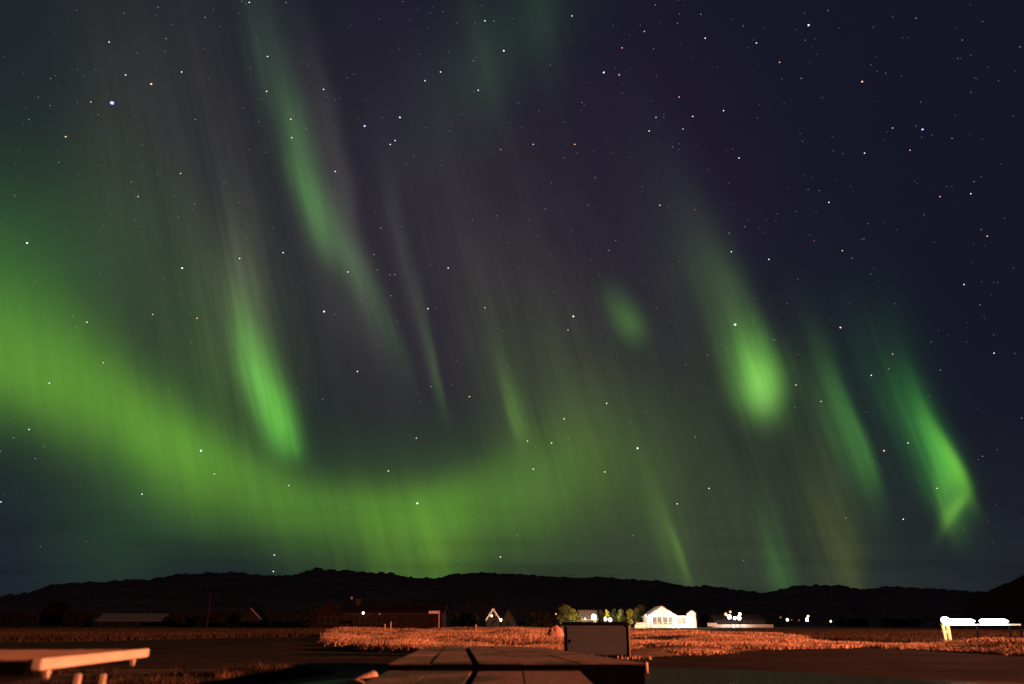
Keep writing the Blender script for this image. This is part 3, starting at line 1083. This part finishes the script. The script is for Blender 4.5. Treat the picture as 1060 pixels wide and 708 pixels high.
# white house
DW = 165
root, L = gable_house(671, 700, 649, DW, 2.9, 5.2, 9, M['white_wall'], M['cream_roof'],
                      'white brightly lit house with front gable and long verandah', ridge_x=False, windows=(-.55, -.2, .2, .6), wz=1.7, ww=.8, wh=1.5, over=.5)
f = MB()
x0 = L / 2
wl = S(713, 640, DW * K).x - S(700, 640, DW * K).x
f.box((x0 + wl / 2 + .0, 4, 1.45), (wl, 7.8, 2.9))
f.build('side_wing', M['white_wall'], root)
f = MB()
f.prism([(x0 - .5, -.4 + .5, 2.95), (x0 - .5, 4, 3.8), (x0 - .5, 8, 2.95)], (wl + 1.0, 0, 0))
f.build('wing_roof', M['dark_roof'], root)
f = MB()
f.box((0, -.9, .25), (L, 1.8, .5))
f.box((-L / 2 - 1.8, -.6, .35), (3.4, 2.4, .7))
f.build('terrace', M['white_wall'], root)
f = MB()
f.box((-L / 2 - 1.8, -1.75, 1.0), (3.4, .08, .5))
f.build('balustrade', M['trim'], root)
f = MB()
for k in range(7):
    x = -L / 2 + .1 + k * (L - .2) / 6
    f.box((x, -1.65, .85), (.14, .14, .7))
f.box((0, -1.65, 1.2), (L, .12, .1))
f.build('railing', M['trim'], root)
window_rows(root, [x0 + wl * .25, x0 + wl * .6], 1.7, .7, 1.3, .1)
f = MB()
f.box((x0 + wl + .55, -.8, 1.7), (1.9, 2.2, 3.4))
f.prism([(x0 + wl - .6, -2.0, 3.4), (x0 + wl + 1.7, -2.0, 3.4), (x0 + wl + .55, -2.0, 4.3)], (0, 2.4, 0))
f.build('porch', M['white_wall'], root)
bulb(673.3, 638.2, DW - 1.6, .62, 'lamp_w', 500, (1, .70, .48), 'white lamp at the left corner of the white house')
bulb(668.5, 636.8, DW - 1.6, .28, 'lamp_warm', 0, label='smaller lamp at the left eave of the white house')
pp = S(711, 640, DW * K - 9)
pt('facade_fill', (pp.x, pp.y + 5.6, 1.6), 2600, (1, .80, .58), .4)  # bodiless point light added to brighten the porch
pp = S(688, 640, DW * K - 10)
pt('facade_fill', (pp.x, pp.y, 1.4), 330, (1, .68, .46), .4)  # bodiless point light added to brighten the house front

# low house with the cluster of lamps
root, L = gable_house(740, 791, 647, 175, 1.7, 3.4, 9, M['grey_wall'], M['grey_wall'],
                      'low grey house with three blazing lamps above its roof', windows=(-.8, -.45, .0, .3, .6), wz=1.0, ww=.9, wh=.7)
f = MB()
f.box((0, -2.5, .4), (L * 1.22, .25, .8))
f.build('garden_wall', M['trim'], root)
f = MB()
f.box((-L / 2 - 1.6, -2.9, .75), (2.6, .4, .9))
f.build('bench_wall', M['white_wall'], root)
pp = S(735, 640, 175 * K - 8)
pt('facade_fill', (pp.x, pp.y, 1.5), 260, (1, .75, .6), .4)  # point light without a lamp body, before the low house
pp = S(768, 640, 175 * K - 10)
pt('facade_fill', (pp.x, pp.y, 1.5), 300, (1, .75, .6), .4)  # second point light without a lamp body
for i, (x, y, r, mm, lab) in enumerate([(755, 638, .62, 'lamp_w', 'leftmost large lamp of the blazing cluster over the low grey house'),
                                        (760.5, 639.3, .44, 'lamp_w', 'middle lamp of the blazing cluster over the low grey house'),
                                        (765, 639, .62, 'lamp_w', 'rightmost large lamp of the blazing cluster over the low grey house'),
                                        (751.3, 635.3, .48, 'lamp_orange', 'upper left orange lamp of the blazing cluster over the low grey house'),
                                        (756, 632.8, .34, 'lamp_orange', 'topmost orange lamp of the blazing cluster over the low grey house'),
                                        (765.8, 635.2, .46, 'lamp_warm', 'upper right lamp of the blazing cluster over the low grey house')]):
    bulb(x, y, 172, r, mm, 500 if i in (0, 2) else 0, (1, .7, .5), lab, grp='lamps over the low grey house')

for x, y, r, mm, lab in [(815, 641, .55, 'lamp_warm', 'orange lamp at the left of the lamps under the right hills'),
                         (819.5, 641.2, .34, 'lamp_dim', 'dim red lamp beside the orange lamp under the right hills'),
                         (827, 641.6, .40, 'lamp_dim', 'dim red lamp halfway between the orange and white lamps under the right hills'),
                         (808, 638.5, .50, 'lamp_dim', 'faint red lamp left of the orange lamp under the right hills'),
                         (835.3, 641, .66, 'lamp_w', 'brightest white lamp under the right hills'),
                         (836.5, 637.3, .40, 'lamp_warm', 'small orange lamp just above the brightest white lamp under the hills'),
                         (860, 642.6, .36, 'lamp_warm', 'lone small white lamp right of the others under the hills')]:
    bulb(x, y, 230, r, mm, 0, label=lab, grp='distant lamps under the right hills')


# ------------------------------------------------------------------ trees by the houses
def tree(px0, px1, ytop, dist, m, label, seed, n=1500, leaf=.22, name='tree', zc=.25):
    r = np.random.default_rng(seed)
    dist *= K
    a, b_ = S(px0, 640, dist), S(px1, 640, dist)
    W_ = (b_.x - a.x)
    H_ = S((px0 + px1) / 2, ytop, dist).z
    root = empty(name, ((a.x + b_.x) / 2, dist, 0), 0, label, 'tree', 'trees around the lit houses')
    f = MB()
    f.tube((0, 0, 0), (0, 0, H_ * .55), .16, .08, 8)
    for k in range(5):
        an = k * 1.3 + seed
        f.tube((0, 0, H_ * (.22 + .05 * k)), (W_ * .3 * math.cos(an), W_ * .3 * math.sin(an), H_ * (.5 + .07 * k)), .06, .025, 6)
    f.build('trunk', M['bark'], root)
    # clumps
    nc = 16
    C_ = []
    for k in range(nc):
        u = r.uniform(0, 1)
        z = H_ * (zc + (1 - zc) * .88 * u)
        rad = (W_ / 2) * math.sqrt(max(.1, 1 - (abs(u - .38) / .75) ** 2)) * .72
        an = r.uniform(0, 6.28)
        q = math.sqrt(r.uniform(0, 1))
        C_.append((rad * q * math.cos(an), rad * q * math.sin(an), z, r.uniform(.16, .30) * W_ * .75))
    C_ = np.array(C_)
    k = r.integers(0, nc, n)
    d = r.normal(0, 1, (n, 3))
    d /= np.linalg.norm(d, axis=1)[:, None]
    c = C_[k, :3] + d * (C_[k, 3] * r.uniform(.55, 1.05, n))[:, None]
    c[:, 2] = np.minimum(np.maximum(c[:, 2], .2), H_)
    e1 = r.normal(0, 1, (n, 3))
    e1 /= np.linalg.norm(e1, axis=1)[:, None]
    e2 = np.cross(e1, r.normal(0, 1, (n, 3)))
    e2 /= np.linalg.norm(e2, axis=1)[:, None]
    s = leaf * r.uniform(.6, 1.3, n)[:, None]
    V = np.stack([c - e1 * s, c + e2 * s * .6, c + e1 * s, c - e2 * s * .6], 1).reshape(-1, 3)
    mesh('crown', V.tolist(), [(4 * i, 4 * i + 1, 4 * i + 2, 4 * i + 3) for i in range(n)], m, root)


tree(576, 594, 625.5, 165, M['leaf'], 'largest round bush, dark green, at the left of the lit trees', 1, 3000)
tree(589, 598, 628.5, 163, M['leaf_yellow'], 'narrow yellow green tree at the right side of the largest bush', 2, 1500)
tree(595, 606, 630, 182, M['leaf'], 'thin tree behind the small lit house on its left', 3, 1000)
tree(603, 613, 629.5, 184, M['leaf'], 'small green tree showing over the small lit house roof', 4, 1000)
tree(614, 626, 629, 178, M['leaf'], 'dark green tree right of the largest blazing lamp', 5, 1500)
tree(625, 632.5, 630, 172, M['leaf_yellow'], 'thin yellow tree above the two white lamps', 6, 800)
tree(631, 641, 630, 176, M['leaf'], 'slim dark tree right of the two white lamps', 7, 800)
tree(639, 648, 628.5, 170, M['leaf'], 'rounded green tree above the right end of the cabinet', 8, 1500)
tree(648.3, 656, 628.5, 166, M['leaf_yellow'], 'bright yellow tree between the cabinet and the white house', 9, 2200)
tree(653, 664, 629, 172, M['leaf'], 'dark green tree just left of the white house terrace', 10, 1500)
tree(593, 602, 631, 160, M['leaf'], 'low green shrub just right of the narrow yellow green tree', 12, 1200, zc=.05)
tree(619, 634, 632.5, 184, M['leaf_yellow'], 'wide low yellow hedge behind the two white lamps', 13, 2200, zc=.05)
tree(634, 652, 633, 180, M['leaf'], 'wide low green hedge behind the right end of the cabinet', 14, 2200, zc=.05)
tree(657, 672, 625.5, 182, M['leaf'], 'tallest dark tree behind the left roof of the white house', 11, 1500)
for x, w in ((587, 3000), (608, 900), (644, 1900), (656, 2400), (668, 900)):
    q = S(x, 641, 157 * K)
    pt('tree_light', (q.x, q.y, .9), w * .9, (1, .72, .35), .3)  # point lights without lamp bodies, set before the trees
# dark hedge line at the foot of the hill (left)
for i, (x0, x1, yt, dd) in enumerate([(-6, 36, 634, 215), (62, 98, 634, 210), (170, 208, 636, 205), (206, 250, 634, 200), (272, 330, 631, 190), (540, 574, 634, 190),
                                      (715, 735, 637, 185), (865, 905, 640, 240), (905, 960, 641, 240), (462, 500, 634, 190)]):
    W0 = x1 - x0
    labs = ['dark hedge at the far left edge below the hill', 'dark thicket between the red house and the barn', 'dark bushes right of the barn',
            'dark thicket left of the small house', 'dark thicket between the small house and the farmhouse', 'dark bushes right of the zigzag gables',
            'dark bushes right of the white house', 'low dark bushes right of the lone white lamp', 'low dark bushes before the right hills',
            'dark bushes left of the zigzag gables']
    tree(x0, x1, yt, dd, M['shrub_dark'], labs[i], 30 + i, 2600, .35, 'thicket', zc=.1)

# ------------------------------------------------------------------ lit rail of long tube lamps on the right
D = G(974, 665.5).y


def X_at(px):
    return S(px, 644, D).x


zc_ = S(1000, 642.8, D).z
x0 = X_at(974)
root = empty('light_rail', (x0, D, 0), 0, 'low rail carrying two long white tube lamps at the right', 'lamp')
xe = X_at(1057) - x0
f = MB()
f.box((xe / 2, .1, zc_ - .16), (xe, .07, .07))
f.build('rail', M['trim'], root)
for q in (X_at(1011) - x0, X_at(1045) - x0, xe - .05):
    f = MB()
    f.box((q, .1, (zc_ - .2) / 2), (.09, .07, zc_ - .2))
    f.build('leg', M['dark_frame'], root)
for a_, b_ in ((976, 1008.5), (1014, 1043)):
    xa, xb = X_at(a_) - x0, X_at(b_) - x0
    f = MB()
    hh = .155
    pts = [(xa + .12, -.14, zc_ - hh), (xb - .22, -.14, zc_ - hh), (xb, -.14, zc_ + .02), (xb - .2, -.14, zc_ + hh * .75), (xa + .15, -.14, zc_ + hh * .8), (xa, -.14, zc_ + .04)]
    f.prism(pts, (0, .16, 0))
    f.build('tube_lamp', M['lamp_w'], root)
    f = MB()
    f.box(((xa + xb) / 2, .05, zc_), (xb - xa - .4, .03, .2))
    f.build('housing', M['steel_dark'], root)
wroot = empty('lit_bollard', (x0 - .12, D - .6, 0), 0, 'yellow lit bollard with a round white head beside the tube lamps', 'bollard')
zt_ = S(974, 640.0, D - .6).z
f = MB()
f.box((-.12, 0, zt_ * .44), (.16, .14, zt_ * .88), bev=.03)
f.box((.13, 0, zt_ * .40), (.16, .14, zt_ * .80), bev=.03)
f.box((0, .02, zt_ * .48), (.46, .1, .10), bev=.02)
M['yellow'] = mat('lamplit_yellow', (0.80, 0.66, 0.42), (0.72, 0.58, 0.36), 2, 0.6)  # yellow cast of the tube lamps put into the body colour
f.build('body', M['yellow'], wroot)
f = MB()
f.ball((.06, 0, zt_ - .05), .17, 2, (1.35, 1, .9))
f.build('lamp_head', M['lamp_w'], wroot, smooth=True)
pt('ground_fill', (x0 + .1, D - 2.2, 1.1), 230, (1, .66, .36), .25)  # warm light added for the orange glow on the ground around the lamps

# ------------------------------------------------------------------ stars
SD = 20000.0
SM = {}
for k, c in (('white', (1, 1, 1)), ('blue', (.45, .55, 1.0)), ('orange', (1.0, .58, .38)), ('red', (1.0, .38, .36)), ('yellow', (1, .8, .4))):
    SM[k] = {}
    for lv, st in (('bright', 1.6), ('mid', .36), ('dim', .2)):
        SM[k][lv] = emat('star_%s_%s' % (k, lv), c, st, nee=False)
star_me = {}


def star(px, py, r, colr, lv, lab, grp):
    key = (colr, lv)
    if key not in star_me:
        b2 = bmesh.new()
        bmesh.ops.create_icosphere(b2, subdivisions=1, radius=1.0)
        me = bpy.data.meshes.new('star')
        b2.to_mesh(me)
        b2.free()
        me.materials.append(SM[colr][lv])
        star_me[key] = me
    o = bpy.data.objects.new('star', star_me[key])
    sc.collection.objects.link(o)
    d = direction(px, py)
    o.location = EYE + d.normalized() * SD
    k = (d.length / F_PX)
    s = SD / (F_PX * k) * r
    o.scale = (s * 1.1, s, s)
    tag(o, lab, 'star', grp)


BRIGHT = [(116, 107, 2.6, 'blue', 'largest bluish star near the upper left corner'), (156.5, 87.5, 1.35, 'orange', 'orange star just right of the largest bluish star'),
          (68, 142, 1.1, 'orange', 'orange star below and left of the largest bluish star'), (377.5, 131, 1.4, 'blue', 'bluish star above the long green ribbon'),
          (414, 122, 1.0, 'white', 'white star right of the bluish star over the ribbon'), (521.5, 53, 1.1, 'white', 'white star near the top centre'),
          (837, 26.5, 1.3, 'white', 'brightest white star near the top right'), (955, 134.5, 1.35, 'blue', 'bluish star at the upper right edge'),
          (892.5, 85, 1.2, 'orange', 'orange star between the top right white star and the bluish star'), (625, 75.5, 1.2, 'white', 'left star of the pair right of top centre'),
          (761, 336.5, 1.6, 'white', 'white star in the green knot right of centre'), (870, 339.5, 1.2, 'orange', 'orange star right of the green knot'),
          (593.5, 328, 1.2, 'white', 'white star left of the small green cloud'), (660, 463.5, 1.3, 'white', 'brightest star low in the middle sky'),
          (432, 520.5, 1.3, 'white', 'bright star inside the low green arc'), (188.5, 278, 1.2, 'white', 'white star left of the bright green knot'),
          (208, 466, 1.3, 'white', 'white star on the lower left green arc'), (335.5, 323, 1.2, 'white', 'white star right of the left green knot'),
          (28, 252, 1.2, 'white', 'white star at the left edge above the green haze'), (915, 466, 1.1, 'orange', 'orange star between the two right curtains')]
for x, y, r, c, lab in BRIGHT:
    star(x, y, r * .72, c, 'bright', lab, 'stars of the night sky')
MID = '187,180o 90,334w 158,326o 204,330o 347,178w 143,204o 130,78w 94,106o 188,75w 113,44w 277,59w 276,95w 301,124w 302,143w 335,93w 248,268w 293,262w 360,282w 404,150w 409,146w 440,84w 456,75w 502,22w 495,94w 258,3w 370,384w 107,375o 51,396w 30,444w 222,490o 299,502o 402,487w 431,453o 486,410o 147,511w 518,576w 283,591w 284,574w 1,519w 641,78o 679,122b 717,121w 703,101r 672,136w 707,134b 924,133b 807,65o 730,40w 783,45w 667,33r 644,50r 592,17w 765,164w 595,150o 552,150b 683,213o 858,210w 872,260o 1005,201w 973,204r 1022,245o 998,295w 796,269w 757,261w 588,342r 626,488w 546,456y 571,458w 584,433w 628,417w 734,505y 940,458w 902,388w 924,366r 824,398y 850,415o 1029,365w 970,505y 935,537w 701,521w 552,485w 749,115w 942,156r 895,159w 502,319r 464,278w 443,320w'
cn = {'o': 'orange', 'w': 'white', 'b': 'blue', 'r': 'red', 'y': 'yellow'}
nmw = {'o': 'pale orange', 'w': 'small white', 'b': 'small bluish', 'r': 'small reddish', 'y': 'small yellowish'}
for s in MID.split():
    c = cn[s[-1]]
    x, y = s[:-1].split(',')
    star(float(x), float(y), .58, c, 'bright', nmw[s[-1]] + ' star among many in the night sky', 'small %s stars' % c)
r_ = random.Random(21)
cnt = 0
while cnt < 170:
    x, y = r_.uniform(0, 1060), r_.uniform(0, 585) ** 1.0
    if r_.random() < y / 900:
        continue
    star(x, y, r_.uniform(.34, .55), r_.choice(['white'] * 4 + ['orange', 'blue', 'red']), 'mid', 'faint star among many in the night sky', 'faint stars')
    cnt += 1
# the fainter field, beyond counting
V, Fc = [], []
ico = bmesh.new()
bmesh.ops.create_icosphere(ico, subdivisions=1, radius=1.0)
iv = [v.co.copy() for v in ico.verts]
ifc = [[v.index for v in f_.verts] for f_ in ico.faces]
ico.free()
for k in range(900):
    x, y = r_.uniform(-60, 1120), r_.uniform(-60, 590)
    if r_.random() < max(0, y) / 800:
        continue
    d = direction(x, y)
    c = EYE + d.normalized() * SD
    s = SD / d.length * r_.uniform(.25, .5)
    b0 = len(V)
    V += [c + v * s for v in iv]
    Fc += [[i + b0 for i in q] for q in ifc]
o = mesh('faint_star_field', V, Fc, SM['white']['dim'])
tag(o, 'dust of very faint stars across the whole night sky', 'stars', kind='stuff')
